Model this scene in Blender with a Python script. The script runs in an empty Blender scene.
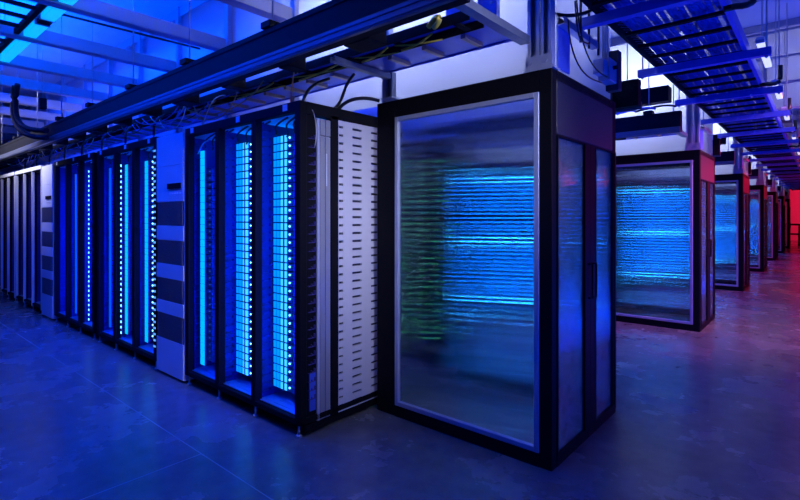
import bpy, bmesh, math, random
from mathutils import Vector
random.seed(7)
C = bpy.context.scene.collection
PI = math.pi

# ------------------------------------------------------------------ camera, world, exposure
cam_d = bpy.data.cameras.new('camera')
cam = bpy.data.objects.new('camera', cam_d); C.objects.link(cam)
cam.location = (0, 0, 1.5)
cam.rotation_euler = (PI/2, 0, math.radians(40.9))
cam_d.sensor_width = 36
cam_d.lens = 36*487/800
cam_d.shift_y = -33/800
cam_d.clip_start = .02; cam_d.clip_end = 200
bpy.context.scene.camera = cam

world = bpy.data.worlds.new('world'); bpy.context.scene.world = world
world.use_nodes = True
bg = world.node_tree.nodes['Background']
bg.inputs[0].default_value = (0.02, 0.05, 1, 1); bg.inputs[1].default_value = 0.02

vs = bpy.context.scene.view_settings
vs.view_transform = 'Standard'; vs.look = 'None'; vs.exposure = 0; vs.gamma = 1
vs.use_curve_mapping = False
cy = bpy.context.scene.cycles
cy.max_bounces = 10; cy.transmission_bounces = 10; cy.transparent_max_bounces = 16
cy.sample_clamp_indirect = 30

BLUE = (0.0, 0.036, 1.0); CYAN = (0.0, 0.33, 1.0); LAV = (0.72, 0.74, 1.0); RED = (1.0, 0.01, 0.06)

def area(name, loc, size, power, color, rot=(0, 0, 0)):
    l = bpy.data.lights.new(name, 'AREA'); l.shape = 'RECTANGLE'
    l.size, l.size_y = size; l.energy = power; l.color = color
    o = bpy.data.objects.new(name, l); C.objects.link(o); o.location = loc; o.rotation_euler = rot
    return o
# blue tubes over the first cold aisle (light down and up)
area('aisle_light', (-5.6, 1.0, 3.2), (6, .2), 125, BLUE)
area('aisle_light', (-2.0, -.4, 3.6), (3, .3), 14, BLUE)
area('aisle_uplight', (-6.5, 1.26, 3.42), (7, .2), 360, (0.0, 0.075, 1.0), (PI, 0, 0))
w = area('far_white_light', (-9.9, 0.9, 3.2), (2.6, .2), 46, (.8, .8, 1), (1.15, 0, 0)); w.data.spread = 1.5
# cross aisle: lavender fill light added for the rack end, unseen blue lamps further over
w = area('cross_fill_light', (0.9, 1.7, 2.9), (.3, .5), 11.5, (.46, .47, .62), (0, 1.2, -.22)); w.data.spread = .74
area('cross_blue_light', (1.6, 4.0, 3.6), (1, 7), 16, (0.0, 0.06, 1.0), (0, .5, 0))
area('cross_uplight', (0.9, 6.0, .25), (.6, 10), 215, (0.0, 0.05, 1.0), (0, PI-.35, 0))
w = area('cross_back_light', (1.3, 7.0, 3.0), (.5, 1.0), 62, (.70, .22, .60), (0, .95, -.4)); w.data.spread = 1.6
# red lamp far along the cross aisle
area('red_light', (.7, 12.8, 2.5), (.4, 1.0), 60, RED, (0, .9, 0))
area('red_light', (.7, 18.5, 2.7), (.4, 2.0), 80, RED, (0, .7, 0))
area('red_wall_light', (0.6, 35.0, 3.2), (3, 1), 300, RED, (1.1, 0, 0))
# white lamps in the plenum above each hot aisle near its end, blue ones further in
for k in range(6):
    w = area('plenum_light', (-2.4, 3.7+4.6*k, 3.55), (2.0, .3), 54, (.76, .78, 1.0), (-1.25, 0, 0)); w.data.spread = 2.4
    if k: area('aisle_light', (-4.5, 1.0+4.6*k, 3.3), (5, .3), 170, BLUE)
area('plenum_blue_light', (-8.4, 3.4, 3.8), (6, .5), 230, (0.0, 0.06, 1.0))

# ------------------------------------------------------------------ materials
def mat(name, col, rough=.5, metal=0., emit=None, es=0., bump=0., bscale=30., var=0.):
    m = bpy.data.materials.new(name); m.use_nodes = True
    nt = m.node_tree; b = nt.nodes['Principled BSDF']
    b.inputs['Base Color'].default_value = (*col, 1)
    b.inputs['Roughness'].default_value = rough; b.inputs['Metallic'].default_value = metal
    if emit:
        b.inputs['Emission Color'].default_value = (*emit, 1); b.inputs['Emission Strength'].default_value = es
    if bump or var:
        tc = nt.nodes.new('ShaderNodeTexCoord'); n = nt.nodes.new('ShaderNodeTexNoise')
        n.inputs['Scale'].default_value = bscale; n.inputs['Detail'].default_value = 4
        nt.links.new(tc.outputs['Object'], n.inputs['Vector'])
        if bump:
            bp = nt.nodes.new('ShaderNodeBump'); bp.inputs['Strength'].default_value = bump; bp.inputs['Distance'].default_value = .01
            nt.links.new(n.outputs['Fac'], bp.inputs['Height']); nt.links.new(bp.outputs['Normal'], b.inputs['Normal'])
        if var:
            r = nt.nodes.new('ShaderNodeMapRange'); r.inputs['To Min'].default_value = 1-var; r.inputs['To Max'].default_value = 1+var
            h = nt.nodes.new('ShaderNodeHueSaturation'); h.inputs['Color'].default_value = (*col, 1)
            nt.links.new(n.outputs['Fac'], r.inputs['Value']); nt.links.new(r.outputs['Result'], h.inputs['Value'])
            nt.links.new(h.outputs['Color'], b.inputs['Base Color'])
    return m

M = {}
M['black'] = mat('black_powder_coat', (.006, .006, .01), .6, .0, var=.15, bscale=40)
M['black'].node_tree.nodes['Principled BSDF'].inputs['Specular IOR Level'].default_value = .09
M['navy'] = mat('dark_panel', (.03, .03, .045), .5, var=.1, bscale=8)
M['white'] = mat('white_paint', (.72, .73, .78), .45, var=.06, bscale=6)
M['strip_grey'] = mat('grey_side_strip', (.36, .37, .43), .35, .4, var=.06, bscale=10)
M['side'] = mat('pale_side_panel', (.55, .55, .62), .5, var=.05, bscale=20)
M['alu'] = mat('brushed_aluminium', (.42, .46, .58), .48, .2, bump=.05, bscale=60)
M['galv'] = mat('galvanised_steel', (.52, .53, .56), .38, .6, var=.2, bscale=25)
M['brown'] = mat('bronzed_rung', (.42, .30, .26), .5, .3, var=.1)
M['joist'] = mat('painted_joist', (.40, .38, .42), .55, var=.1, bscale=5)
M['slot'] = mat('slot_dark', (.05, .05, .08), .6)
M['grille'] = mat('cabinet_grille', (.10, .10, .13), .5, var=.3, bscale=60)
M['chassis'] = mat('sled_metal', (.10, .11, .15), .4, .5, var=.2, bscale=30)
M['plate'] = mat('sled_front', (.16, .18, .25), .4, .2, var=.2, bscale=60)
M['cable_black'] = mat('black_cable', (.01, .01, .012), .4)
M['hose'] = mat('matte_black_hose', (.006, .006, .008), .7)
M['hose'].node_tree.nodes['Principled BSDF'].inputs['Specular IOR Level'].default_value = .15
M['cable_yellow'] = mat('yellow_fibre', (.85, .62, .05), .4)
M['cable_white'] = mat('white_cable', (.8, .75, .7), .4)
M['cable_orange'] = mat('orange_cable', (.7, .28, .12), .4)
M['cable_blue'] = mat('blue_cable', (.12, .2, .75), .4, var=.3, bscale=20)
M['strut'] = mat('dark_galvanised_strut', (.20, .23, .30), .4, .4, var=.2, bscale=25)
M['channel'] = mat('busway_channel', (.10, .11, .16), .45, .3)
M['inner'] = mat('rack_inner_sheet', (.05, .035, .22), .5, .1, var=.15, bscale=20)
M['tray_blue'] = mat('blue_tray_paint', (.05, .11, .62), .4, .1, var=.25, bscale=12)
M['tag'] = mat('pale_label', (.8, .85, .9), .5)
M['wall'] = mat('wall_paint', (.55, .55, .58), .7, var=.06, bscale=2)
M['ceil'] = mat('ceiling_panel', (.62, .64, .70), .5, var=.12, bscale=1.5)
M['box'] = mat('painted_box', (.35, .38, .5), .4, .2, var=.1)
M['lamp'] = mat('blue_tube_diffuser', (.8, .8, .8), .5, 0, (0.0, .36, 1.0), 1.25)
M['lampw'] = mat('white_tube_diffuser', (.8, .8, .8), .5, 0, (.70, .75, 1.0), 1.0)
M['strip'] = mat('light_strip', (.3, .3, .3), .5, 0, (0.0, .42, 1.0), 1.25)
M['strip_dim'] = mat('light_strip_dim', (.3, .3, .3), .5, 0, (0.0, .10, 1.0), .7)
M['added_bay_light'] = mat('added_bay_light_mat', (.3, .3, .3), .5, 0, (0.0, .02, 1.0), 100)  # hidden strip added behind the post to flood the bay with blue
M['added_roof_light'] = mat('added_roof_light_mat', (.3, .3, .3), .5, 0, (0.0, .16, 1.0), 14)  # bar added to brighten the underside of the rack roof
M['glow'] = mat('painted_glow_grille', (.6, .6, .6), .5, 0, (0.0, .27, 1.0), 1.15)  # emission stands in for LED light falling on the sled fronts
M['glow2'] = mat('painted_glow_grille_bright', (.6, .6, .6), .5, 0, (.05, .52, 1.0), 1.5)  # brighter emission painted on the half nearest the LED
M['led_dim'] = mat('dim_led', (.2, .2, .2), .4, 0, (.10, .35, 1.0), .9)
M['led_dot'] = mat('dot_led', (.2, .2, .2), .4, 0, (.14, .50, 1.0), 4)
M['led'] = mat('status_led', (.2, .2, .2), .4, 0, (.12, .50, 1.0), 7)
M['led_small'] = mat('small_led', (.2, .2, .2), .4, 0, (.12, .40, 1.0), 1.3)
M['led_green'] = mat('green_led', (.2, .2, .2), .4, 0, (.08, .9, .35), 4)
M['rear_led'] = mat('rear_blue_led', (.2, .2, .2), .4, 0, (.05, .35, 1.0), 4)
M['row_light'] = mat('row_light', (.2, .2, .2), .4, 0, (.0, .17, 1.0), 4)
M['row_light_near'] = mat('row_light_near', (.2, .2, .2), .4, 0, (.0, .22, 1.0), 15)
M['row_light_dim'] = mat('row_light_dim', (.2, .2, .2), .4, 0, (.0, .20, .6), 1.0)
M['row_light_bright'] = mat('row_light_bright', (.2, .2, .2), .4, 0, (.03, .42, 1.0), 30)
M['red_thing'] = mat('red_plastic', (.5, .03, .04), .5)

def glass_mat(name, amp, pitch, clear, tint, film=0.):
    """Clear ribbed twin-wall sheet: fine vertical ribs tilt the surface sideways."""
    m = bpy.data.materials.new(name); m.use_nodes = True
    nt = m.node_tree; N = nt.nodes; L = nt.links
    for n in list(N): N.remove(n)
    out = N.new('ShaderNodeOutputMaterial'); g = N.new('ShaderNodeNewGeometry')
    cr = N.new('ShaderNodeVectorMath'); cr.operation = 'CROSS_PRODUCT'
    cr.inputs[1].default_value = (0, 0, 1); L.new(g.outputs['True Normal'], cr.inputs[0])
    dt = N.new('ShaderNodeVectorMath'); dt.operation = 'DOT_PRODUCT'
    L.new(g.outputs['Position'], dt.inputs[0]); L.new(cr.outputs[0], dt.inputs[1])
    mu = N.new('ShaderNodeMath'); mu.operation = 'MULTIPLY'; mu.inputs[1].default_value = 2*PI/pitch
    L.new(dt.outputs['Value'], mu.inputs[0])
    si = N.new('ShaderNodeMath'); si.operation = 'SINE'; L.new(mu.outputs[0], si.inputs[0])
    am = N.new('ShaderNodeMath'); am.operation = 'MULTIPLY'; am.inputs[1].default_value = amp
    L.new(si.outputs[0], am.inputs[0])
    sc = N.new('ShaderNodeVectorMath'); sc.operation = 'SCALE'
    L.new(cr.outputs[0], sc.inputs[0]); L.new(am.outputs[0], sc.inputs['Scale'])
    ad = N.new('ShaderNodeVectorMath'); ad.operation = 'ADD'
    L.new(g.outputs['Normal'], ad.inputs[0]); L.new(sc.outputs[0], ad.inputs[1])
    no = N.new('ShaderNodeVectorMath'); no.operation = 'NORMALIZE'; L.new(ad.outputs[0], no.inputs[0])
    gl = N.new('ShaderNodeBsdfGlass'); gl.inputs['Color'].default_value = (*tint, 1)
    gl.inputs['Roughness'].default_value = 0.0; gl.inputs['IOR'].default_value = 1.5
    L.new(no.outputs[0], gl.inputs['Normal'])
    tr = N.new('ShaderNodeBsdfTransparent'); tr.inputs['Color'].default_value = (*tint, 1)
    mx = N.new('ShaderNodeMixShader'); mx.inputs[0].default_value = clear
    L.new(gl.outputs[0], mx.inputs[1]); L.new(tr.outputs[0], mx.inputs[2])
    if film:          # thin hazy protective film with faint stamped marks
        df = N.new('ShaderNodeBsdfDiffuse'); df.inputs['Color'].default_value = (.6, .62, .72, 1)
        tl = N.new('ShaderNodeBsdfTranslucent'); tl.inputs['Color'].default_value = (.6, .65, .8, 1)
        hz = N.new('ShaderNodeMixShader'); hz.inputs[0].default_value = .5
        L.new(df.outputs[0], hz.inputs[1]); L.new(tl.outputs[0], hz.inputs[2])
        vo = N.new('ShaderNodeTexNoise'); vo.inputs['Scale'].default_value = 14; vo.inputs['Detail'].default_value = 3
        L.new(g.outputs['Position'], vo.inputs['Vector'])
        mr = N.new('ShaderNodeMapRange'); mr.inputs['From Min'].default_value = .3; mr.inputs['From Max'].default_value = .7
        mr.inputs['To Min'].default_value = film*.6; mr.inputs['To Max'].default_value = film*1.3
        L.new(vo.outputs['Fac'], mr.inputs['Value'])
        m2 = N.new('ShaderNodeMixShader'); L.new(mr.outputs['Result'], m2.inputs[0])
        L.new(mx.outputs[0], m2.inputs[1]); L.new(hz.outputs[0], m2.inputs[2]); mx = m2
    L.new(mx.outputs[0], out.inputs['Surface'])
    return m
M['glass'] = glass_mat('ribbed_clear_sheet', .23, .0057, .12, (.88, .94, 1.0))
M['film'] = glass_mat('ribbed_door_sheet', .50, .0057, .10, (.88, .93, 1.0), .13)

def curtain_mat():
    m = bpy.data.materials.new('frosted_curtain_sheet'); m.use_nodes = True
    nt = m.node_tree; N = nt.nodes; L = nt.links
    for n in list(N): N.remove(n)
    out = N.new('ShaderNodeOutputMaterial')
    tl = N.new('ShaderNodeBsdfTranslucent'); tl.inputs['Color'].default_value = (.62, .68, .86, 1)
    gl = N.new('ShaderNodeBsdfGlossy'); gl.inputs['Roughness'].default_value = .14; gl.inputs['Color'].default_value = (.9, .93, 1, 1)
    g = N.new('ShaderNodeNewGeometry'); wv = N.new('ShaderNodeTexNoise'); wv.inputs['Scale'].default_value = 1.0
    mp = N.new('ShaderNodeMapping'); mp.inputs['Scale'].default_value = (40, 40, 1.5)
    bp = N.new('ShaderNodeBump'); bp.inputs['Strength'].default_value = .35; bp.inputs['Distance'].default_value = .01
    L.new(g.outputs['Position'], mp.inputs['Vector']); L.new(mp.outputs[0], wv.inputs['Vector'])
    L.new(wv.outputs['Fac'], bp.inputs['Height']); L.new(bp.outputs['Normal'], gl.inputs['Normal'])
    tr = N.new('ShaderNodeBsdfTransparent')
    a = N.new('ShaderNodeMixShader'); a.inputs[0].default_value = .34
    b = N.new('ShaderNodeMixShader'); b.inputs[0].default_value = .22
    L.new(tl.outputs[0], a.inputs[1]); L.new(gl.outputs[0], a.inputs[2])
    L.new(a.outputs[0], b.inputs[1]); L.new(tr.outputs[0], b.inputs[2])
    L.new(b.outputs[0], out.inputs['Surface'])
    return m
M['curtain'] = curtain_mat()

def floor_mat():
    m = mat('polished_concrete', (.2, .2, .21), .3)
    nt = m.node_tree; N = nt.nodes; L = nt.links; b = N['Principled BSDF']
    tc = N.new('ShaderNodeTexCoord')
    n1 = N.new('ShaderNodeTexNoise'); n1.inputs['Scale'].default_value = 1.3; n1.inputs['Detail'].default_value = 8; n1.inputs['Roughness'].default_value = .65
    n2 = N.new('ShaderNodeTexNoise'); n2.inputs['Scale'].default_value = 9; n2.inputs['Detail'].default_value = 6
    L.new(tc.outputs['Object'], n1.inputs['Vector']); L.new(tc.outputs['Object'], n2.inputs['Vector'])
    mx = N.new('ShaderNodeMix'); mx.inputs[0].default_value = .35
    L.new(n1.outputs['Fac'], mx.inputs[2]); L.new(n2.outputs['Fac'], mx.inputs[3])
    r = N.new('ShaderNodeValToRGB')
    r.color_ramp.elements[0].position = .3; r.color_ramp.elements[0].color = (.075, .075, .08, 1)
    r.color_ramp.elements[1].position = .72; r.color_ramp.elements[1].color = (.24, .235, .235, 1)
    L.new(mx.outputs[0], r.inputs['Fac']); L.new(r.outputs['Color'], b.inputs['Base Color'])
    rr = N.new('ShaderNodeMapRange'); rr.inputs['To Min'].default_value = .17; rr.inputs['To Max'].default_value = .36
    L.new(n1.outputs['Fac'], rr.inputs['Value']); L.new(rr.outputs['Result'], b.inputs['Roughness'])
    bp = N.new('ShaderNodeBump'); bp.inputs['Strength'].default_value = .12; bp.inputs['Distance'].default_value = .01
    L.new(n2.outputs['Fac'], bp.inputs['Height']); L.new(bp.outputs['Normal'], b.inputs['Normal'])
    return m
M['floor'] = floor_mat()

# ------------------------------------------------------------------ mesh helpers
class MB:
    def __init__(self): self.bm = bmesh.new(); self.mi = 0
    def box(self, x0, x1, y0, y1, z0, z1, bev=0.):
        if x0 > x1: x0, x1 = x1, x0
        if y0 > y1: y0, y1 = y1, y0
        v = [self.bm.verts.new((x, y, z)) for x in (x0, x1) for y in (y0, y1) for z in (z0, z1)]
        f = []
        for q in ((0, 1, 3, 2), (4, 6, 7, 5), (0, 4, 5, 1), (2, 3, 7, 6), (0, 2, 6, 4), (1, 5, 7, 3)):
            fc = self.bm.faces.new([v[i] for i in q]); fc.material_index = self.mi; f.append(fc)
        if bev:
            e = list({e for fc in f for e in fc.edges})
            bmesh.ops.bevel(self.bm, geom=e, offset=bev, segments=1, affect='EDGES')
        return self
    def tube(self, pts, r, n=8):
        pts = [Vector(p) for p in pts]; rings = []
        for i, p in enumerate(pts):
            d = (pts[min(i+1, len(pts)-1)]-pts[max(i-1, 0)]).normalized()
            up = Vector((0, 0, 1)) if abs(d.z) < .9 else Vector((1, 0, 0))
            a = d.cross(up).normalized(); b = d.cross(a).normalized()
            rings.append([self.bm.verts.new(p+a*r*math.cos(2*PI*k/n)+b*r*math.sin(2*PI*k/n)) for k in range(n)])
        for A, B in zip(rings, rings[1:]):
            for k in range(n):
                f = self.bm.faces.new((A[k], A[(k+1) % n], B[(k+1) % n], B[k])); f.smooth = True; f.material_index = self.mi
        for R in (rings[0], rings[-1]):
            f = self.bm.faces.new(R); f.material_index = self.mi
        return self
    def channel(self, p0, p1, w, h, t=.004):
        """C-shaped steel strut channel along x or y or z: open on one side."""
        (x0, y0, z0), (x1, y1, z1) = p0, p1
        if abs(x1-x0) > max(abs(y1-y0), abs(z1-z0)):
            self.box(x0, x1, y0, y0+w, z0, z0+t); self.box(x0, x1, y0, y0+t, z0+t, z0+h); self.box(x0, x1, y0+w-t, y0+w, z0+t, z0+h)
            self.box(x0, x1, y0+t, y0+w*.28, z0+h-t, z0+h); self.box(x0, x1, y0+w*.72, y0+w-t, z0+h-t, z0+h)
        elif abs(y1-y0) > abs(z1-z0):
            self.box(x0, x0+w, y0, y1, z0, z0+t); self.box(x0, x0+t, y0, y1, z0+t, z0+h); self.box(x0+w-t, x0+w, y0, y1, z0+t, z0+h)
            self.box(x0+t, x0+w*.28, y0, y1, z0+h-t, z0+h); self.box(x0+w*.72, x0+w-t, y0, y1, z0+h-t, z0+h)
        else:
            self.box(x0, x0+w, y0+h-t, y0+h, z0, z1); self.box(x0, x0+t, y0, y0+h-t, z0, z1); self.box(x0+w-t, x0+w, y0, y0+h-t, z0, z1)
            self.box(x0+t, x0+w*.28, y0, y0+t, z0, z1); self.box(x0+w*.72, x0+w-t, y0, y0+t, z0, z1)
        return self
    def mesh(self, name, mats):
        bmesh.ops.recalc_face_normals(self.bm, faces=self.bm.faces)
        me = bpy.data.meshes.new(name); self.bm.to_mesh(me); self.bm.free()
        for m in (mats if isinstance(mats, (list, tuple)) else [mats]): me.materials.append(m if not isinstance(m, str) else M[m])
        return me
    def build(self, name, mats, parent=None, loc=None):
        o = bpy.data.objects.new(name, self.mesh(name, mats)); C.objects.link(o)
        if parent: o.parent = parent
        if loc: o.location = loc
        return o

def B(*a, bev=0.): return MB().box(*a, bev=bev)
def tag(o, label=None, cat=None, group=None, kind=None):
    if label: o['label'] = label
    if cat: o['category'] = cat
    if group: o['group'] = group
    if kind: o['kind'] = kind
    return o
def thing(name, label, cat, loc=(0, 0, 0), rz=0, group=None):
    o = bpy.data.objects.new(name, None); C.objects.link(o); o.empty_display_size = .1
    o.location = loc; o.rotation_euler = (0, 0, rz)
    return tag(o, label, cat, group)
def link(name, me, parent=None, loc=(0, 0, 0)):
    o = bpy.data.objects.new(name, me); C.objects.link(o); o.location = loc
    if parent: o.parent = parent
    return o
def bez(p0, p1, p2, p3, n=14):
    a, b, c, d = map(Vector, (p0, p1, p2, p3)); r = []
    for i in range(n+1):
        t = i/n; r.append(a*(1-t)**3+b*3*t*(1-t)**2+c*3*t*t*(1-t)+d*t**3)
    return r
ORD = ['zeroth', 'first', 'second', 'third', 'fourth', 'fifth', 'sixth', 'seventh', 'eighth', 'ninth', 'tenth', 'eleventh', 'twelfth',
       'thirteenth', 'fourteenth', 'fifteenth', 'sixteenth', 'seventeenth', 'eighteenth', 'nineteenth', 'twentieth', 'twenty-first',
       'twenty-second', 'twenty-third', 'twenty-fourth', 'twenty-fifth', 'twenty-sixth', 'twenty-seventh', 'twenty-eighth', 'twenty-ninth', 'thirtieth', 'thirty-first', 'thirty-second']
ROWS = 7; PER = 4.6; CEIL = 4.1

# ------------------------------------------------------------------ setting
fl = B(-24, 5, -5, 40, -.1, 0).build('floor', 'floor'); tag(fl, 'polished blue-lit concrete floor', None, None, 'structure')
j = MB(); j.box(-12, 2, 1.505, 1.511, 0, .0006); j.box(-2.974, -2.968, -3, 1.505, 0, .0006); j.box(.6, .606, -3, 38, 0, .0006)
tag(j.build('trim_1', mat('joint_filler', (.35, .36, .36), .6)), 'thin pale control joints in the floor', None, None, 'structure')
c = B(-24, 5, -5, 40, CEIL, CEIL+.1).build('ceiling', 'ceil'); tag(c, 'pale ceiling panels', None, None, 'structure')
w = B(-24, 5, 40, 40.1, 0, CEIL).build('wall_back', 'wall'); tag(w, 'end wall glowing red', None, None, 'structure')
w = B(-20.1, -20, -5, 40, 0, CEIL).build('wall_left', 'wall'); tag(w, 'far side wall beyond the rack row', None, None, 'structure')
MULX = [-2.53-1.17*i for i in range(0, 13)]
# joists over the first cold aisle
for i, x in enumerate(MULX[1:12]):
    o = MB(); o.box(x-.05, x+.05, -2.0, 2.72, 3.29, 3.41, bev=.006); o.box(x-.06, x+.06, -2.0, 2.72, 3.28, 3.289)
    tag(o.build('ceiling_joist', 'joist'), 'pale steel joist crossing above the cold aisle', None, None, 'structure')
# joists over the cross aisle, running across it
for i in range(14):
    y = 2.2+1.2*i
    o = MB(); o.box(-1.15, 3, y-.03, y+.03, CEIL-.09, CEIL)
    tag(o.build('ceiling_joist', 'joist'), 'thin steel joist across the cross aisle ceiling', None, None, 'structure')

def plenum_wall(k, xl):
    """frosted curtain of sheets between mullions from rack tops to the ceiling"""
    y = 2.80+PER*k
    root = thing('wall_plenum', None, None, (-1.3, y, 2.38)); root['kind'] = 'structure'; root['label'] = 'frosted curtain wall above row %d' % (k+1)
    xs = [-1.34] + [x for x in MULX if x > xl] + [xl]
    for a, b in zip(xs, xs[1:]):
        o = B(b+.02, a-.02, y, y+.012, 2.38, CEIL).build('pane', 'curtain'); o.parent = root; o.location = (1.3, -y, -2.38)
    for x in xs[1:]:
        m = MB().box(x-.035, x+.035, y-.05, y-.003, 2.38, CEIL); m.box(x-.03, x+.03, y-.01, y+.05, 2.38, CEIL)
        o = m.build('mullion', 'box'); o.parent = root; o.location = (1.3, -y, -2.38)
    o = B(xl, -1.34, y-.03, y+.03, CEIL-.12, CEIL).build('head_rail', 'box'); o.parent = root; o.location = (1.3, -y, -2.38)
    # far side of the hot aisle and the end over the doors
    o = B(xl, -1.3, y+1.06, y+1.072, 2.38, CEIL).build('pane', 'curtain'); o.parent = root; o.location = (1.3, -y, -2.38)
    o = B(-1.232, -1.22, y+.06, y+1.06, 2.38, CEIL).build('pane', 'curtain'); o.parent = root; o.location = (1.3, -y, -2.38)
    return root
for k in range(ROWS): plenum_wall(k, -16 if k == 0 else -6)

# hanging bulkhead of panes over the cross aisle
BY = 8.5
bw = thing('wall_bulkhead', None, None, (-1.1, BY, 2.97)); bw['kind'] = 'structure'; bw['label'] = 'hanging bulkhead of pale panes over the cross aisle'
for i in range(8):
    for r in range(3):
        x0 = -1.1+i*.5; z0 = 2.99+r*.36
        o = B(x0+.02, x0+.48, BY, BY+.01, z0+.02, z0+.34).build('pane', 'curtain'); o.parent = bw; o.location = (1.1, -BY, -2.97)
g = MB()
for i in range(9): g.box(-1.12+i*.5, -1.08+i*.5, BY-.03, BY+.04, 2.97, CEIL)
for r in range(4): g.box(-1.1, 2.9, BY-.02, BY+.03, 2.97+r*.36, 3.0+r*.36)
o = g.build('mullion_grid', 'box'); o.parent = bw; o.location = (1.1, -BY, -2.97)
area('bulkhead_light', (.6, BY+.9, 3.5), (2.5, .5), 14, (.80, .74, 1.0), (PI*.5, 0, PI))

# ------------------------------------------------------------------ racks
RW, RD, RH = 1.66, .88, 2.29
POSTX = [0, -.535, -1.07, -1.60]       # right edge of each of the four posts (width .06)
NS = 32; P = .06; Z0 = .20
_cache = {}
def cached(key, fn):
    if key not in _cache: _cache[key] = fn()
    return _cache[key]
def rack_meshes():
    d = {}
    for n, yy in (('front', 0), ('rear', RD-.06)):
        def post():
            m = MB(); m.box(-.06, 0, 0, .06, 0, RH-.134, bev=.004); return m.mesh('post', 'black')
        d[n] = cached('post', post)
    def beam():
        m = MB(); m.box(-RW, 0, 0, .06, -.07, 0, bev=.004); return m.mesh('top_beam', 'black')
    d['beam'] = cached('beam', beam)
    def base():
        m = MB(); m.box(-RW, 0, .034, RD, .084, .125, bev=.004); m.box(-RW, 0, 0, .034, .084, .125, bev=.003)
        return m.mesh('base_frame', 'black')
    d['base'] = cached('base', base)
    def deck():
        m = MB(); m.box(-RW+.03, -.03, .04, RD-.04, .121, .13)
        for i in range(3):
            x = -.535*i-.3
            m.box(x-.1, x+.1, .07, .075, .131, .134); m.box(x-.1, x+.1, .12, .125, .131, .134)
        return m.mesh('deck_plate', 'box')
    d['deck'] = cached('deck', deck)
    def roof():
        m = MB(); m.box(-RW+.01, -.01, .06, RD-.06, RH-.03, RH-.015); return m.mesh('roof_panel', 'white')
    d['roof'] = cached('roof', roof)
    def part():
        m = MB()
        m.box(-.012, 0, .06, RD-.06, .13, RH-.08)
        for i in range(34):                      # cable-hook ridges up the side wall
            z = .17+i*.06
            m.box(0, .012, .075, .125, z, z+.006); m.box(0, .02, .135, .145, z, z+.02)
        return m.mesh('partition', 'inner')
    d['partition'] = cached('partition', part)
    def foot():
        m = MB().tube([(0, 0, .012), (0, 0, .085)], .009, 8); m.tube([(0, 0, 0), (0, 0, .012)], .02, 10); return m.mesh('levelling_foot', 'alu')
    d['foot'] = cached('foot', foot)
    def side():
        m = MB(); m.box(-.012, -.002, .06, RD-.06, .12, RH-.07); return m.mesh('side_wall', 'inner')
    d['side'] = cached('side', side)
    def strip():
        m = MB(); n = 29
        for i in range(n):
            m.mi = 0; m.box(-.035, .035, 0, .012, .19+i*.0655, .19+i*.0655+.062)
        m.mi = 1; m.box(-.037, .037, .005, .02, .19, .19+n*.0655)
        return m.mesh('light_strip', [M['strip'], M['chassis']])
    d['strip'] = cached('strip', strip)
    def strip2():
        m = MB(); m.box(-.02, .02, 0, .012, .19, 2.08); return m.mesh('light_strip', 'strip_dim')
    d['strip_dim'] = cached('strip_dim', strip2)
    def dotted():
        m = MB(); m.mi = 0; m.box(-.006, .006, 0, .006, .18, 2.12); m.mi = 1
        for i in range(32): m.box(-.009, .009, -.006, 0, .20+i*.06, .224+i*.06)
        return m.mesh('dotted_light_strip', [M['chassis'], M['led_dot']])
    d['dotted'] = cached('dotted', dotted)
    d['added_roof_bar'] = cached('added_roof_bar', lambda: MB().box(-.48, -.12, .42, .44, 2.19, 2.20).mesh('added_roof_light', 'added_roof_light'))
    d['edge'] = cached('edge', lambda: MB().box(-.014, .002, -.006, .03, .07, RH-.06).mesh('painted_edge_highlight', 'white'))  # white strip painting the far lamp's light on the post edge
    d['top_highlight'] = cached('top_highlight', lambda: MB().box(-RW, .002, -.006, .03, RH-.05, RH+.004).mesh('painted_top_highlight', 'white'))  # same painted lamp light along the top beam
    d['bay'] = cached('bay', lambda: MB().box(-.075, -.063, .03, .05, .2, 2.05).mesh('added_bay_light', 'added_bay_light'))
    def tagp():
        m = MB(); m.box(-.05, 0, -.004, 0, -.052, -.008); return m.mesh('label_plate', 'tag')
    d['tag'] = cached('tagp', tagp)
    def bundle():
        m = MB(); r = random.Random(3)
        for i in range(4):
            x = -.04-.1*i+r.uniform(-.03, .03)
            m.tube(bez((x, .10, 2.10+r.uniform(-.02, .02)), (x+.10, .07, 2.13), (x-.12, .10, 2.17), (x+.08, .15, 2.24)), .007, 6)
        return m.mesh('patch_leads', 'cable_black')
    d['bundle'] = cached('bundle', bundle)
    return d

def make_rack(label, loc, rz=0, strips=(), side=True, group=None, glow=(), edge_highlights=False):
    d = rack_meshes()
    r = thing('server_rack', label, 'server rack', loc, rz, group)
    for x in POSTX:
        link('front_post', d['front'], r, (x, 0, .084)); link('rear_post', d['front'], r, (x, RD-.06, .084))
    link('top_beam', d['beam'], r, (0, 0, RH)); link('top_beam', d['beam'], r, (0, RD-.06, RH))
    link('base_frame', d['base'], r); link('deck_plate', d['deck'], r); link('roof_panel', d['roof'], r)
    for x in POSTX[1:]: link('partition', d['partition'], r, (x-.02, 0, 0))
    if side: link('side_wall', d['side'], r)
    for x in (-.04, -.565, -1.10, -1.62):
        for y in (.022, RD-.05): link('levelling_foot', d['foot'], r, (x, y, 0))
    for kind, x in strips: link('dotted_light_strip' if kind == 'dotted' else 'light_strip', d[kind], r, (x, .03 if kind == 'dotted' else .075, 0))
    for x in glow: link('added_bay_light', d['bay'], r, (x, 0, 0)); link('added_roof_light', d['added_roof_bar'], r, (x, 0, 0))
    if edge_highlights:
        for x in POSTX: link('painted_edge_highlight', d['edge'], r, (x, 0, 0))
        link('painted_top_highlight', d['top_highlight'], r, (0, 0, 0))
    for x in (-.14, -.75, -1.5): link('label_plate', d['tag'], r, (x, 0, RH))
    for i in range(3): link('patch_leads', d['bundle'], r, (-.535*i-.05, 0, 0))
    return r

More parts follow.
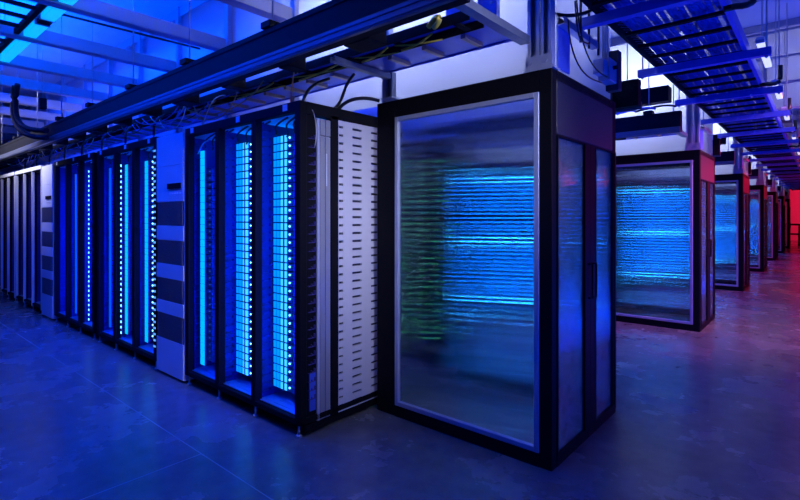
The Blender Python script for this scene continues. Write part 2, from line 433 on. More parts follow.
def sled_meshes(kind):
    def chassis(): 
        return MB().box(-.47, 0, .004, .58, 0, .05).mesh('chassis', 'chassis')
    def front():
        m = MB()
        m.box(-.47, 0, 0, .004, 0, .052)
        m.box(-.335, -.325, -.012, 0, 0, .056)
        m.box(-.215, -.205, -.012, 0, .0, .05)
        m.tube([(-.12, 0, .012), (-.12, -.022, .012), (-.03, -.022, .012), (-.03, 0, .012)], .003, 6)
        return m.mesh('front_plate', 'plate')
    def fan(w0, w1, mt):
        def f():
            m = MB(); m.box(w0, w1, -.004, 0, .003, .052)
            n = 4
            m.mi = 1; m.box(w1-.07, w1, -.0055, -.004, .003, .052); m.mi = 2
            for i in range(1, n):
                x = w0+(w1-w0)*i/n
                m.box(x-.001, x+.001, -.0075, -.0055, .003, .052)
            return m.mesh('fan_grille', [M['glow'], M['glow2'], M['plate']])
        return f
    def led(xs, rr):
        def f():
            m = MB()
            for x in xs: m.tube([(x, -.001, .03), (x, -.006, .03)], rr, 10)
            return m.mesh('status_light', 'led' if rr > .004 else 'led_dim')
        return f
    k = kind
    r = [('chassis', cached('chassis', chassis)), ('front_plate', cached('front', front))]
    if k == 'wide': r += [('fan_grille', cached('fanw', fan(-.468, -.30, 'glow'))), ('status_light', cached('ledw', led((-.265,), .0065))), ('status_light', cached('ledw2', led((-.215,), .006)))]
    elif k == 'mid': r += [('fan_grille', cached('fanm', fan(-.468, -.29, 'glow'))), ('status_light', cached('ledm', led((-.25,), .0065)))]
    elif k == 'dots': r += [('status_light', cached('ledd', led((-.26,), .013)))]
    elif k == 'edge': r += [('status_light', cached('lede', led((-.40,), .009)))]
    else: r += [('status_light', cached('ledp', led((-.38,), .0038)))]
    return r
def fill_bay(rx, ry, i, kind, phrase, group):
    ms = sled_meshes(kind)
    for n in range(NS):
        if kind == 'plain' and n > 28: continue
        t = thing('server_sled', 'server sled, %s from the bottom, %s' % (ORD[n+1], phrase), 'server', (rx-.535*i-.062, ry+.16, Z0+n*P), 0, group)
        for nm, me in ms: link(nm, me, t)

RX, RY = -2.66, 2.04
racks = [(-2.66, 'near'), (-4.93, 'middle'), (-6.70, 'second'), (-9.03, 'far'), (-10.75, 'last')]
r1 = make_rack('large black triple server rack with grey slotted side panel beside the glass enclosure', (RX, RY, 0), 0, [('strip', -1.49)], side=False, glow=(0, -.535, -1.07))
fill_bay(RX, RY, 0, 'wide', 'rack bay next to the grey slotted panel', 'sleds of the nearest rack')
fill_bay(RX, RY, 1, 'mid', 'centre bay of the nearest rack', 'sleds of the nearest rack')
fill_bay(RX, RY, 2, 'plain', 'nearest rack bay with one narrow cyan strip', 'sleds of the nearest rack')
# open side of the near rack
sp = MB(); sp.box(-.03, -.012, .06, .15, .13, RH-.07); sp.build('side_backing', 'black', r1)
hk = MB()
hm = None
for i in range(31):
    z = .24+i*.06
    if hm is None:
        h = MB(); h.box(-.012, .0, .075, .135, 0, .005); h.box(-.012, .0, .125, .135, .005, .03); h.box(-.012, 0, .10, .107, .005, .018); hm = h.mesh('cable_hook', 'inner')
    link('cable_hook', hm, r1, (0, 0, z))
B(-.014, -.004, .085, .14, .16, .42).build('blue_plate', 'tray_blue', r1)
o = B(-.03, 0, .15, .175, .075, RH-.10, bev=.003).build('side_post', 'alu', r1)
for a, b in ((.178, .224), (.228, .274)):
    s = MB(); s.box(-.03, -.003, a, b, .076, RH-.22, bev=.003); s.box(-.03, -.001, a, b, RH-.215, RH-.10, bev=.003)
    s.build('pale_side_strip', 'strip_grey', r1)
B(-.002, -.0005, .232, .24, 1.72, 1.95).build('label_plate', 'tag', r1)
B(-.06, 0, .277, .348, .06, RH-.06, bev=.003).build('side_post', 'black', r1)
m = MB(); ys = (.348, .395, .475, .548, .655, .735, .815)
# slotted panel: strips between slot columns, slot holes backed by a dark sheet
cols = ((.355, .395), (.49, .585), (.69, .775))
edges = [.348] + [v for c2 in cols for v in c2] + [.82]
for a, b in zip(edges[0::2], edges[1::2]): m.box(-.02, -.004, a, b, .065, RH-.085)
for a, b in cols:
    z = .065
    for i in range(36):
        zs = .11+i*.06
        m.box(-.02, -.004, a, b, z, zs); z = zs+.017
    m.box(-.02, -.004, a, b, z, RH-.085)
m.build('slotted_side_panel', 'side', r1)
B(-.05, -.03, .348, .82, .07, RH-.09).build('panel_backing', 'slot', r1)
B(-.04, 0, .05, .88, .025, .075).build('side_plinth', 'black', r1)
B(-.06, 0, .06, RD, RH-.084, RH).build('side_top_rail', 'black', r1)

r2 = make_rack('black triple server rack just left of the cabinet with striped grilles, cyan strips inside', (-4.93, RY, 0), 0, [('strip', -.42), ('strip', -.96), ('dotted', -.975), ('strip_dim', -1.47)], glow=(0, -.535, -1.07))
fill_bay(-4.93, RY, 0, 'edge', 'bay beside the striped grille cabinet', 'sleds of the rack beside the cabinet')
fill_bay(-4.93, RY, 1, 'dots', 'middle bay of the rack beside the cabinet', 'sleds of the rack beside the cabinet')
fill_bay(-4.93, RY, 2, 'plain', 'far bay of the rack beside the cabinet', 'sleds of the rack beside the cabinet')
m = MB()
for i in range(33): m.box(-.018, -.006, -.005, -.001, .22+i*.06, .24+i*.06); m.box(-.044, -.034, -.005, -.001, .22+i*.06, .24+i*.06)
m.build('dotted_light_strip', 'led_small', r2)
r3 = make_rack('black triple server rack between the dotted cyan rack and the distant pale cabinet', (-6.70, RY, 0), 0, [('dotted', -.27), ('strip_dim', -.97)], glow=(0, -.535, -1.07))
fill_bay(-6.70, RY, 0, 'dots', 'bay with white dots in the third rack', 'sleds of the third rack')
fill_bay(-6.70, RY, 1, 'plain', 'dark centre bay of the third rack', 'sleds of the third rack')
fill_bay(-6.70, RY, 2, 'plain', 'bay touching the distant pale cabinet', 'sleds of the third rack')
make_rack('dark server rack just beyond the distant pale cabinet, its posts catching white light', (-9.03, RY, 0), 0, edge_highlights=True)
make_rack('outermost dark server rack cut by the left photo edge', (-10.75, RY, 0), 0, edge_highlights=True)

back = [((-2.66, RY+PER, 0), 0, 'black server rack seen blurred through the nearest glass, bright blue streaks'),
        ((-4.36, RY+PER, 0), 0, 'second blurred server rack behind the nearest glass enclosure'),
        ((-4.32, 4.80, 0), PI, 'server rack with green rear lights behind the slotted panel and nearest glass'),
        ((-6.02, 4.80, 0), PI, 'further rear-facing rack behind the nearest glass'),
        ((-4.32, 4.80+PER, 0), PI, 'server rack with green rear lights behind the second glass enclosure'),
        ((-2.66, RY+2*PER, 0), 0, 'server rack glowing cyan through the second glass enclosure'),
        ((-2.66, RY+3*PER, 0), 0, 'server rack glowing blue through the third glass enclosure'),
        ((-2.66, RY+4*PER, 0), 0, 'server rack glowing blue through the fourth glass enclosure'),
        ((-2.66, RY+5*PER, 0), 0, 'server rack glowing blue through the fifth glass enclosure')]
st = MB()
def stuff_bay(x, y, s, bright):
    """x: right post edge of the bay; s=+1 faces -y, s=-1 faces +y; sleds as plain boxes with lights"""
    for i in range(3):
        for n in range(NS):
            z = Z0+n*P; xa = x-s*(.535*i+.062); xb = xa-s*.47
            ya, yb = y+s*.16, y+s*.72
            st.mi = 0; st.box(xa, xb, ya, yb, z, z+.05)
            if bright == 1:
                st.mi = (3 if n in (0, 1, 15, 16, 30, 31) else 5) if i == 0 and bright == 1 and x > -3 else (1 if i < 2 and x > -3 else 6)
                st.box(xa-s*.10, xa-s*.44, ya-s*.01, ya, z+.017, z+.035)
            if s == -1:
                st.mi = 2 if random.random() < .6 else 4
                v = random.uniform(.05, .4)
                st.box(xa-s*v, xa-s*(v+.015), yb+s*.004, yb, z+.02, z+.03)
                st.mi = 2; st.box(xa-s*.03, xa-s*.045, yb+s*.004, yb, z+.02, z+.03)
for loc, rz, lab in back:
    make_rack(lab, loc, rz, [], group='racks behind the glass enclosures')
    stuff_bay(loc[0], loc[1], 1 if rz == 0 else -1, 1 if rz == 0 else 0)
for x in (-9.03, -10.75): stuff_bay(x, RY, 1, 0)
o = st.build('server_sleds', [M['chassis'], M['row_light'], M['led_green'], M['row_light_bright'], M['rear_led'], M['row_light_near'], M['row_light_dim']])
tag(o, 'remaining server sleds in the distant racks and behind the glass enclosures', 'servers', None, 'stuff')

# ------------------------------------------------------------------ battery cabinets
def cabinet(x, label, w=.555):
    r = thing('power_cabinet', label, 'cabinet', (x, RY-.01, 0))
    B(-w, 0, .012, .86, .02, 2.27, bev=.004).build('body', 'white', r)
    bands = [(1.42, 1.64), (1.06, 1.28), (.71, .92), (.35, .585), (.0, .0)]
    B(-w, 0, 0, .012, 1.98, 2.268, bev=.002).build('top_panel', 'white', r)
    zt = 1.976
    m = MB()
    for a, b in [(1.42, 1.64), (1.06, 1.28), (.71, .92), (.35, .585)]:
        m.box(-w, 0, 0, .012, b+.003, zt, bev=.002); zt = a-.003
        g = MB(); g.box(-w+.01, -.004, .008, .012, a, b)
        for i in range(22):
            xx = -w+.02+i*(w-.03)/22
            g.box(xx, xx+.012, 0, .008, a, b)
        g.build('vent_grille', 'grille', r)
    m.box(-w, 0, 0, .012, .025, zt, bev=.002)
    m.build('front_panel', 'white', r)
    d = B(-.30, -.04, -.012, 0, 1.76, 1.81).build('display_slot', 'black', r)
    for i in range(5): B(-.27+i*.05, -.25+i*.05, -.006, 0, 1.71, 1.725).build('button', 'tag', r)
    B(-w, 0, .05, .8, 0, .02).build('plinth', 'black', r)
    return r
cabinet(-4.335, 'pale power cabinet with four dark grille bands beside the nearest rack')
cabinet(-8.42, 'distant narrow pale power cabinet with white top between dark racks')

# ------------------------------------------------------------------ hot aisle enclosures
def enclosure(k, label):
    y0 = 2.75; d = 1.17; H = 2.38; XL, XR = -2.62, -1.20
    r = thing('aisle_enclosure', label, 'glass enclosure', (XR, y0+PER*k, 0), 0, 'aisle enclosures along the cross aisle')
    W = XR-XL; gl, gr, gb, gt = -1.23, -.08, .085, 2.25
    def part(n, fn, mt, p=r):
        return link(n, cached('enc_'+fn[0], lambda: fn[1]().mesh(n, mt)), p, (0, 0, 0))
    def frame():
        m = MB(); t = .07
        m.box(-W, gl, 0, t, 0, H, bev=.004); m.box(gr, 0, 0, t, 0, H, bev=.004)
        m.box(gl, gr, 0, t, 0, gb); m.box(gl, gr, 0, t, gt, H); return m
    part('front_frame', ('frame', frame), 'black')
    def trim():
        m = MB(); t = .032
        m.box(gl, gl+t, -.008, .03, gb, gt, bev=.003); m.box(gr-t, gr, -.008, .03, gb, gt, bev=.003)
        m.box(gl+t, gr-t, -.008, .03, gb, gb+t, bev=.003); m.box(gl+t, gr-t, -.008, .03, gt-t, gt, bev=.003); return m
    part('glazing_trim', ('trim', trim), 'alu')
    part('ribbed_pane', ('pane', lambda: MB().box(gl+.02, gr-.02, .012, .024, gb+.02, gt-.02)), 'glass')
    # far side: same pane and a black frame
    def frame2():
        m = MB(); t = .07
        m.box(-W, gl, d-t, d, 0, H); m.box(gr, 0, d-t, d, 0, H); m.box(gl, gr, d-t, d, 0, gb); m.box(gl, gr, d-t, d, gt, H); return m
    part('rear_frame', ('frame2', frame2), 'black')
    part('ribbed_pane', ('pane2', lambda: MB().box(gl, gr, d-.05, d-.038, gb, gt)), 'glass')
    # roof and end
    def roof():
        m = MB(); m.box(-W, 0, .07, .11, H-.06, H); m.box(-W, 0, d-.11, d-.07, H-.06, H); m.box(-.05, 0, .11, d-.11, H-.06, H); return m
    part('roof_rail', ('roof', roof), 'black')
    part('header_panel', ('header', lambda: MB().box(-.045, 0, .07, d-.07, 2.0, H, bev=.004)), 'navy')
    part('threshold', ('thresh', lambda: MB().box(-.06, 0, .07, d-.07, 0, .03)), 'black')
    for i, (a, b, s) in enumerate(((.045, .62, 1), (.62, d-.03, -1))):
        dr = bpy.data.objects.new('door', None); C.objects.link(dr); dr.parent = r; dr.location = (0, 0, 0)
        def stile(a=a, b=b, i=i):
            pa, pb = (.075, .53) if i == 0 else (.72, 1.155)
            m = MB(); m.box(-.04, .004, a, pa, .035, 1.995); m.box(-.04, .004, pb, b, .035, 1.995)
            m.box(-.04, .004, pa, pb, .035, .07); m.box(-.04, .004, pa, pb, 1.985, 1.995); return m
        a0, b0 = (.072, .53) if i == 0 else (.72, 1.14)
        lo, hi = (.0715, .62) if i == 0 else (.622, d-.0)
        def stile2(lo=lo, hi=hi, a0=a0, b0=b0):
            m = MB(); m.box(-.04, .004, lo, a0+.004, .035, 1.995); m.box(-.04, .004, b0, hi, .035, 1.995)
            m.box(-.04, .004, a0, b0, .035, .072); m.box(-.04, .004, a0, b0, 1.985, 1.995); return m
        part('door_frame', ('stile%d' % i, stile2), 'black', dr)
        part('pane', ('dpane%d' % i, lambda a0=a0, b0=b0: MB().box(-.024, -.012, a0, b0, .07, 1.99)), 'film', dr)
        part('pane_trim', ('dtrim%d' % i, lambda a0=a0, b0=b0: MB().box(-.002, .006, a0, a0+.012, .07, 1.99).box(-.002, .006, b0-.012, b0, .07, 1.99)), 'black', dr)
        hy = .585 if i == 0 else .66
        part('handle', ('handle%d' % i, lambda hy=hy: MB().tube([(.004, hy, .95), (.03, hy, .95), (.03, hy, 1.18), (.004, hy, 1.18)], .006, 8)), 'black', dr)
    return r
names = ['nearest and largest glass aisle enclosure with black frame and double doors', 'second glass aisle enclosure, pink-lit doors, right behind the nearest one',
         'third glass aisle enclosure with saturated red top panel', 'fourth glass aisle enclosure counting back from the nearest',
         'fifth glass aisle enclosure counting back from the nearest', 'sixth glass aisle enclosure counting back from the nearest', 'seventh and farthest glass aisle enclosure near the red wall']
for k in range(ROWS): enclosure(k, names[k])

# ------------------------------------------------------------------ overhead services of each row
where = ['over the nearest rack row', 'over the second enclosure', 'over the third enclosure', 'over the fourth enclosure', 'over the fifth enclosure', 'over the sixth enclosure', 'over the seventh enclosure']
def services(k, sgn, wv, xl):
    """busway, fibre trough and ladder tray of a rack row; sgn +1: the row in front of the hot aisle, -1: mirrored behind it"""
    rz = 0 if sgn > 0 else PI
    def Y(y): return (y if sgn > 0 else 2*3.335-y)+PER*k
    def X(xe, L): return xe if sgn > 0 else xe-L          # turned by half a circle the run grows the other way
    L = -xl-1.25
    r = thing('busway', 'dark overhead power busway bar '+wv, 'busway', (X(-1.25, L), Y(1.9), 2.49), rz, 'overhead busways')
    m = MB(); m.box(-L, 0, -.04, .05, .02, .26, bev=.003); m.box(-L, 0, -.046, -.04, .08, .10); m.box(-L, 0, -.046, -.04, .22, .25)
    m.build('housing', 'black', r)
    m = MB(); m.box(-L, 0, -.075, -.047, 0, .07, bev=.003); m.box(-L, 0, -.08, -.075, .012, .025); m.box(-L, 0, -.08, -.075, .045, .058); m.build('support_channel', 'channel', r)
    for i in range(int(L/1.17)):
        x = -.35-1.17*i
        B(x-.05, x+.05, -.06, .06, .26, .30).build('clamp', 'black', r)
        MB().tube([(x, 0, .30), (x, 0, CEIL-2.49)], .006, 6).build('hanger_rod', 'galv', r)
    for i in range(int(L/.75)):
        x = -.72-.75*i; w = .06 if i % 3 else .16
        B(x-w, x+.05, .052, .20, .015, .17, bev=.003).build('tap_box', 'black', r)
    L = -xl-1.45
    r = thing('fibre_trough', 'narrow dark fibre trough '+wv, 'cable trough', (X(-1.45, L), Y(2.325), 2.575), rz, 'fibre troughs')
    B(-L, 0, -.078, -.07, 0, .06).build('side_rail', 'black', r); B(-L, 0, .07, .078, 0, .06).build('side_rail', 'black', r)
    B(-L, 0, -.07, .07, .050, .054).build('cover_sheet', 'tray_blue', r)
    rm = MB().box(-.02, .02, -.07, .07, .004, .012).mesh('rung', 'black')
    for i in range(int(L/.45)): link('rung', rm, r, (-.1-.45*i, 0, 0))
    r = thing('ladder_tray', 'wide blue ladder tray with pale rungs '+wv, 'cable tray', (X(-1.45, L), Y(2.59), 2.60), rz, 'ladder trays above the racks')
    B(-L, 0, -.175, .165, .012, .016).build('tray_sheet', 'tray_blue', r)
    B(-L, 0, -.18, -.172, 0, .06).build('side_rail', 'tray_blue', r); B(-L, 0, .165, .173, 0, .06).build('side_rail', 'tray_blue', r)
    rm = MB().box(-.018, .018, -.10, .10, -.014, .012).mesh('rung', 'brown')
    for i in range(min(45, int(L/.30))): link('rung', rm, r, (-.2-.30*i, 0, 0))
for k in range(ROWS):
    services(k, 1, where[k], -15 if k == 0 else -6)
    if k < 4: services(k, -1, where[k].replace('over the nearest rack row', 'over the row behind the nearest enclosure').replace('over the', 'over the far side of the') if k else 'over the rack row behind the nearest enclosure', -6)

def cable(name, pts, rad, mt, label, cat='cable', group=None):
    o = MB().tube(pts, rad, 8).build(name, mt); return tag(o, label, cat, group)
# yellow leads lying on the rungs of the near trough
labs = ['yellow fibre lead on the trough nearest the corner post', 'long yellow fibre lead drooping along the trough middle', 'yellow fibre lead above the slotted side panel', 'faint yellow fibre lead above the middle rack bay', 'orange lead further along the trough']
for i, (x0, x1) in enumerate([(-1.72, -2.04), (-2.07, -2.40), (-2.5, -3.1), (-3.3, -4.0), (-4.2, -4.9)]):
    cable('fibre_lead', bez((x0, 2.27, 2.571), (x0-.1, 2.31, 2.562), (x1+.15, 2.36, 2.566), (x1, 2.37, 2.571)), .007, 'cable_yellow' if i != 4 else 'cable_orange', labs[i], 'cable', 'fibre leads on the near trough')
    cable('fibre_lead', bez((x0-.01, 2.39, 2.571), (x0-.1, 2.33, 2.556), (x1+.15, 2.33, 2.56), (x1+.02, 2.28, 2.571)), .005, 'cable_yellow' if i != 4 else 'cable_orange', labs[i].replace('lead', 'lead, thinner of the pair,'), 'cable', 'fibre leads on the near trough')
o = MB().tube(bez((-1.72, 2.24, 2.60), (-1.62, 2.20, 2.66), (-1.58, 2.2, 2.60), (-1.68, 2.235, 2.585)), .016, 8).build('fibre_coil', 'cable_yellow'); tag(o, 'small looped yellow fibre coil hung on the trough', 'cable')
# drops into rack tops
cable('power_cable', bez((-2.95, 2.55, 2.597), (-3.0, 2.35, 2.5), (-2.9, 2.3, 2.45), (-2.95, 2.25, 2.29)), .012, 'cable_black', 'black cord dropping to the near rack top, first of two', 'cable')
cable('power_cable', bez((-2.72, 2.6, 2.597), (-2.72, 2.45, 2.45), (-2.7, 2.5, 2.36), (-2.76, 2.4, 2.29)), .012, 'cable_black', 'black cord dropping to the near rack beside the slotted panel', 'cable')
cable('power_cable', bez((-2.75, 2.45, 2.29), (-2.68, 2.5, 2.42), (-2.58, 2.62, 2.40), (-2.55, 2.7, 2.385)), .014, 'cable_black', 'thick black cord arching along the near rack top corner', 'cable')
cable('patch_cable', bez((-2.95, 2.24, 2.57), (-2.82, 2.12, 2.60), (-2.78, 2.07, 2.5), (-2.80, 2.07, 2.292)), .005, 'cable_orange', 'pale cord looping down to the near rack top beam', 'cable')
cable('patch_cable', bez((-3.98, 2.24, 2.572), (-4.0, 2.1, 2.56), (-4.0, 2.1, 2.4), (-4.1, 2.08, 2.292)), .005, 'cable_white', 'pale cord dropping onto the rack corner beside the power cabinet', 'cable')
cable('patch_cable', bez((-4.02, 2.1, 2.16), (-4.12, 2.09, 2.16), (-4.16, 2.085, 2.05), (-4.17, 2.085, 2.06)), .005, 'cable_white', 'white cord hanging in the rack bay over the cyan strip', 'cable')
cable('patch_cable', bez((-2.655, 2.14, 2.24), (-2.645, 2.17, 2.2), (-2.645, 2.18, 2.05), (-2.655, 2.16, 1.98)), .0025, 'cable_white', 'thin white cord curling down the near rack open side', 'cable')
for i in range(8):
    x = -5.2-.75*i
    cable('power_cable', bez((x, 2.3, 2.6), (x-.1, 2.1, 2.5), (x+.1, 2.12, 2.4), (x, 2.12, 2.29)), .012, 'cable_black', 'black cord dropping to a distant rack top', 'cable', 'cords dropping to the distant rack tops')

for k in range(1, 5):
    r = thing('overhead_duct', 'black overhead duct crossing above the front of the '+where[k].replace('over the ', ''), 'duct', (-1.42, 6.75+PER*(k-1), 2.93), 0, 'overhead ducts')
    B(-3.6, 0, -.09, .09, 0, .19, bev=.006).build('body', 'black', r)
    for x in (-.5, -1.6, -2.7):
        B(x-.02, x+.02, -.095, .095, -.006, .196).build('flange', 'navy', r); MB().tube([(x, 0, .19), (x, 0, CEIL-2.93)], .007, 6).build('hanger_rod', 'galv', r)
rb = random.Random(4)
for i in range(9):
    x = -1.3-.22*i; y = 6.50+rb.uniform(-.03, .03)
    cable('busway_lead', bez((x, y, 2.806), (x-.1, y-.01, 2.86), (x-.3, y+.01, 2.83), (x-.45, y, 2.806), 10), .012, 'cable_blue' if i % 3 else 'cable_black', ('blue' if i % 3 else 'black')+' lead lying on the busway before the second enclosure', 'cable', ('blue' if i % 3 else 'black')+' leads on the second busway')
rc = random.Random(11)
for i in range(24):
    lane = i % 12; y = 2.118+.0112*lane; far = i > 11
    l = .6+rc.random()*.9; x = (-7.1 if far else -3.0)-rc.random()*((4.0 if far else 3.4)-l*.5); z = 2.40+rc.random()*.12
    mt, cn = [('cable_blue', 'blue'), ('cable_blue', 'blue'), ('cable_white', 'pale'), ('cable_orange', 'orange'), ('cable_black', 'black')][i % 5]
    cable('data_cable', bez((x, y, 2.55), (x-.2*l, y, z-.10), (x-.8*l, y, z-.08), (x-l, y, 2.55), 10), .005, mt, cn+' data cable sagging under the trough above the rack tops', 'cable', cn+' data cables sagging above the rack row')
# strut posts and brackets of each enclosure
for k in range(ROWS):
    dy = PER*k; wv = where[k].replace('over', 'above')
    r = thing('strut_post', 'tall double steel strut post standing on the front corner '+wv, 'strut', (-1.27, 2.78+dy, 2.381), 0, 'corner strut posts')
    m = MB(); m.channel((-.09, -.02, .03), (-.09, -.02, CEIL-2.38), .075, .06); m.build('channel', 'alu', r)
    m = MB(); m.channel((-.005, -.02, .03), (-.005, -.02, CEIL-2.38), .065, .06); m.build('channel', 'alu', r)
    m = MB(); m.box(-.12, .08, -.03, .06, 0, .012); m.box(-.1, .07, -.028, -.02, .012, .09)
    for q in (-.07, .03): m.tube([(q, -.028, .05), (q, -.036, .05)], .012, 6)
    m.build('foot_plate', 'alu', r)
    r = thing('strut_beam', 'long steel strut beam reaching forward from the corner post '+wv, 'strut', (-1.37, 1.965+dy, 2.555), 0, 'forward strut arms')
    MB().channel((-.03, 0, 0), (-.03, .785, 0), .06, .045).build('channel', 'strut', r)
    MB().tube([(0, .12, .045), (0, .12, CEIL-2.555)], .006, 6).build('hanger_rod', 'galv', r)
    r = thing('strut_bracket', 'short strut bracket on the enclosure left top corner '+wv, 'strut', (-2.45, 2.70+dy, 2.381), 0, 'strut brackets')
    MB().channel((-.03, .0, 0), (-.03, .0, .2), .06, .05).build('upright', 'strut', r)
    MB().channel((-.03, -.55, .15), (-.03, 0, .15), .05, .035).build('arm', 'strut', r)
    B(-.06, .06, -.03, .07, 0, .01).build('foot_plate', 'alu', r)

# boxes and conduits at the near corner above the doors
for (x, y, z, sx, sy, sz, lab) in [(-1.62, 2.74, 2.72, .14, .05, .20, 'blue steel box on the curtain just left of the corner post'),
                                   (-1.86, 2.74, 2.74, .16, .05, .18, 'blue steel box further along the curtain, partly behind the strut arm')]:
    r = thing('junction_box', lab, 'junction box', (x, y, z))
    B(-sx/2, sx/2, -sy/2, sy/2, 0, sz, bev=.004).build('body', 'cable_blue', r)
    MB().tube([(sx*.25, -sy/2, sz*.7), (sx*.25, -sy/2-.006, sz*.7)], .01, 8).build('screw', 'alu', r)
for k in range(ROWS):
    dy = PER*k; wv = where[k].replace('over the nearest rack row', 'above the nearest enclosure doors').replace('over', 'above the doors of')
    r = thing('conduit_rail', 'steel conduit rail '+wv, 'rail', (-1.19, 2.85+dy, 2.66), 0, 'conduit rails above the doors')
    MB().channel((-.02, 0, 0), (-.02, .58, 0), .045, .045).build('channel', 'galv', r)
    B(-.035, -.022, .02, .20, -.25, .02).build('blue_backplate', 'cable_blue', r)
    if k: continue
    r = thing('control_box', 'cluster of control boxes '+wv, 'control box', (-1.16, 3.62+dy, 2.47))
    B(-.05, .03, -.06, .10, 0, .16, bev=.004).build('body', 'box', r); B(-.05, .02, -.16, -.07, .03, .13, bev=.003).build('side_box', 'box', r)
    B(-.05, .04, 0.10, .18, -.04, .25, bev=.003).build('relay_box', 'navy', r)
    for q in (-.03, .02, .07): MB().tube([(-.025, q, .16), (-.025, q, .45)], .007, 6).build('conduit', 'galv', r)
    MB().tube([(.03, .02, .1), (.055, .02, .1)], .014, 8).build('knob', 'black', r)
for i, (y0, y1, zs, zd) in enumerate([(2.9, 3.6, 2.70, 2.44), (3.0, 3.75, 2.9, 2.5), (2.95, 3.3, 2.82, 2.62)]):
    cable('control_wire', bez((-1.165+.012*i, y0, zs), (-1.15+.012*i, y0+.02, zd-.1), (-1.15+.012*i, y1-.3, zd-.02), (-1.165+.012*i, y1-.1, zd)), .005, 'cable_black', ['lowest slack black wire above the nearest doors', 'long slack black wire from the main tray to the control box', 'short black wire loop beside the corner post'][i], 'cable')
for q, y in enumerate((3.12, 3.27, 3.45)):
    cable('conduit', [(-1.17, y, 2.62), (-1.17, y, 2.9), (-1.17, y+.02, 2.93)], .008, 'cable_black', ['thin black vertical conduit nearest the corner post', 'second thin black conduit above the nearest doors', 'thin black conduit above the control box'][q], 'conduit')
cable('power_cable', bez((-1.24, 2.84, 2.74), (-1.2, 3.0, 2.74), (-1.1, 3.1, 2.78), (-1.1, 3.2, 2.86)), .012, 'cable_black', 'black cable sweeping from the corner post up to the main tray', 'cable')

# ------------------------------------------------------------------ main basket tray along the cross aisle
TX0, TX1, TZ = -1.10, -.44, 2.80
r = thing('main_tray', 'long blue mesh cable tray hung along the cross aisle', 'cable tray', ((TX0+TX1)/2, 1.0, TZ))
W2 = (TX1-TX0)/2; TL = 30
B(-W2, -W2+.03, 0, TL, 0, .09, bev=.003).build('side_rail', 'black', r)
B(W2-.03, W2, 0, TL, 0, .09, bev=.003).build('side_rail', 'tray_blue', r)
rm = MB().box(-W2+.03, W2-.03, -.018, .018, .002, .022).mesh('rung', 'black')
for i in range(90): link('rung', rm, r, (0, .08+.33*i, 0))
m = MB()
def mesh_strip(y0, y1, step):
    n = int((2*W2-.06)/.03)
    # zig-zag expanded mesh strands
    y = y0; row = 0
    while y < y1:
        pts = []
        for i in range(n+1):
            pts.append((-W2+.03+i*.03, y+(.012 if (i+row) % 2 else -.012), .03))
        for a, b in zip(pts, pts[1:]):
            (xa, ya, za), (xb, yb, zb) = a, b
            v = [m.bm.verts.new(p) for p in ((xa, ya-.009, za), (xb, yb-.009, zb), (xb, yb+.009, zb+.008), (xa, ya+.009, za+.008))]
            m.bm.faces.new(v)
        y += step; row += 1
mesh_strip(.4, 11, .03); mesh_strip(11, 20, .06)
m.build('mesh_floor', 'tray_blue', r)
m = MB(); rr = random.Random(5)
for i in range(15):
    x = -W2+.06+i*.038
    pts = [(x+rr.uniform(-.014, .014), y*.75, .06+rr.uniform(0, .012)+.004) for y in range(0, int(TL/.75))]
    m.tube(pts, .018, 6)
o = m.build('cable_bundle', 'cable_blue', None, ((TX0+TX1)/2, 1.0, TZ)); tag(o, 'thick bundle of cables lying along the main mesh tray', 'cables', None, 'stuff')
for i in range(18):
    y = 3.2+1.45*i
    r = thing('trapeze_strut', '%s trapeze strut under the main tray, counting away from the camera' % ORD[i+1], 'strut', (-.78, y, 2.735), 0, 'trapeze struts under the main tray')
    MB().channel((-.45 if i != 13 else -.36, -.03, 0), (.49, -.03, 0), .06, .06).build('channel', 'tray_blue', r)
    for x in (-.415 if i != 13 else -.345, .46):
        MB().tube([(x, 0, -.02), (x, 0, CEIL-2.735)], .006, 6).build('threaded_rod', 'galv', r)
        MB().tube([(x, 0, -.012), (x, 0, 0)], .014, 6).build('nut', 'galv', r)
for i, y in enumerate((3.6, 5.9, 7.6, 9.4, 11.4)):
    r = thing('cable_hook', '%s black cable hook along the main tray outer edge, counting away' % ORD[i+1], 'hook', (-.42, y, 2.79), 0, 'cable hooks on the main tray')
    MB().tube([(-.03, 0, 0)]+bez((.02, 0, -.0), (.10, 0, -.02), (.12, 0, .0), (.12, 0, .05), 6)+[(.12, 0, .16)], .02, 8).build('hook', 'cable_black', r)
    B(-.04, .0, -.02, .02, -.012, .012).build('clip', 'black', r)
# white strip lamps beside the tray
def strip_lamp(label, x, y, z, L, along, em, grp, wd=1.):
    r = thing('strip_lamp', label, 'lamp', (x, y, z), 0 if along == 'y' else PI/2, grp)
    W = .06*wd
    B(-W, W, 0, L, .05*wd, .10*wd, bev=.003).build('housing', 'white', r)
    m = MB(); m.box(-W*.87, W*.87, .02, L-.02, 0, .05*wd, bev=.006*wd); m.build('diffuser', em, r)
    for q in (0, L-.02): B(-W, W, q, q+.02, 0, .05*wd).build('end_cap', 'box', r)
    for q in (.2, L-.2): MB().tube([(0, q, .1*wd), (0, q, CEIL-z)], .005, 6).build('suspension_rod', 'galv', r)
for i, y in enumerate((4.95, 6.6, 8.3, 11.2, 13.6, 16.6, 20.2)):
    strip_lamp('%s slim white strip lamp along the main tray outer edge, counting away' % ORD[i+1], -.385, y, 2.93, .9, 'y', 'lampw', 'white strip lamps above the main tray', .5)
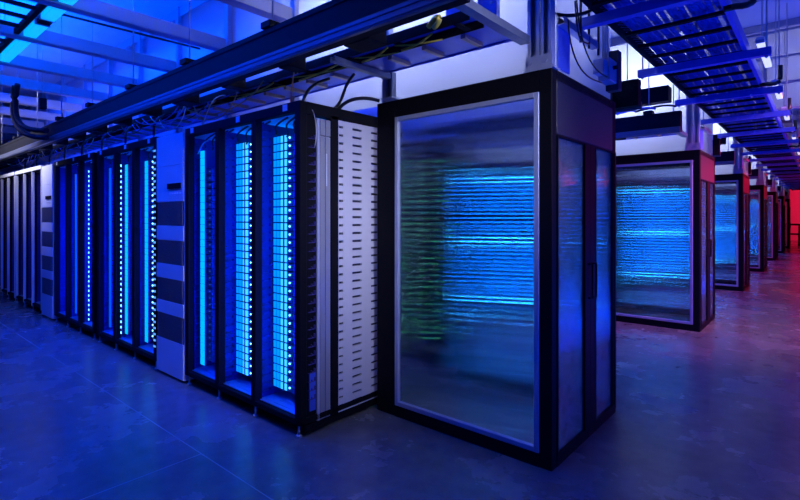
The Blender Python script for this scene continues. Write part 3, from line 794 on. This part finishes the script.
# blue tubes over the cold aisle: local y runs to world -x
for i, x in enumerate((-3.6, -5.53, -7.6, -9.7)):
    strip_lamp(['bright blue tube lamp at the upper frame edge above the aisle', 'bright blue tube lamp beside the overhead ladder rack, cut by the photo edge', 'blue tube lamp beyond the photo edge above the aisle', 'white tube lamp over the far end of the aisle'][i], x, 1.26, 3.30, 1.78, 'x', 'lamp' if i < 3 else 'lampw', 'tube lamps over the cold aisle')
cable('suspension_cable', [(-5.42, 1.26, 3.41), (-5.45, 2.75, 3.45)], .012, 'cable_black', 'thin dark cable crossing from the tube lamps to the curtain', 'cable')
r = thing('lamp_connector', 'small dark connector block between the two blue tube lamps', 'connector', (-5.45, 1.26, 3.30))
B(-.06, .06, -.05, .05, 0, .1, bev=.004).build('body', 'black', r); MB().tube([(0, -.05, .05), (0, -.09, .05)], .02, 8).build('socket', 'white', r)
# ladder rack over the aisle, upper left
r = thing('ladder_rack', 'black overhead ladder rack in the upper left corner', 'cable tray', (-8, .92, 3.30))
B(-6, 5.0, .21, .25, 0, .05).build('side_rail', 'black', r); B(-6, 5.0, -.25, -.21, 0, .05).build('side_rail', 'black', r)
rm = MB().box(-.02, .02, -.21, .21, .01, .04).mesh('rung', 'black')
for i in range(36): link('rung', rm, r, (-5.9+.30*i, 0, 0))
# S-shaped black hoses at the far left, pipes over the distant aisle
for i, off in enumerate((0, .09)):
    cable('flexible_hose', bez((-8.0-.16*off/.09, 1.55, 3.25), (-8.35-.16*off/.09, 1.55, 2.75), (-8.1-.1*off/.09, 1.6, 2.66-off), (-7.45, 1.74, 2.60-off), 20), .032, 'hose', ['outer black hose bending down to the busway at the left edge', 'inner black hose bending down to the busway at the left edge'][i], 'hose')
r = thing('hanging_sensor', 'small dark hanging box over the distant aisle', 'sensor', (-7.9, 1.8, 2.95)); B(-.04, .04, -.04, .04, 0, .14, bev=.004).build('body', 'black', r); MB().tube([(0, 0, .14), (0, 0, CEIL-2.95)], .006, 6).build('rod', 'galv', r)

# cross pipes and trays far along the cross aisle
for i in range(9):
    y = 9.7+i*2.9
    o = MB().tube([(-1.1, y, 3.2+.1*(i % 3)), (3, y, 3.2+.1*(i % 3))], .05, 10).build('overhead_pipe', 'galv')
    tag(o, '%s overhead pipe crossing above the distant aisle, counting away' % ORD[i+1], 'pipe', 'overhead pipes')
# dark stand before the red wall
r = thing('equipment_stand', 'dark metal frame stand in front of the red wall', 'stand', (-1.15, 33, 0))
for x in (-.25, .25):
    for y in (-.2, .2): MB().tube([(x, y, 0), (x, y, 1.15 if y > 0 else .6)], .04, 8).build('leg', 'black', r)
B(-.28, .28, -.22, .22, .56, .64).build('shelf', 'black', r); B(-.28, .28, .17, .23, 1.05, 1.15).build('back_bar', 'black', r)
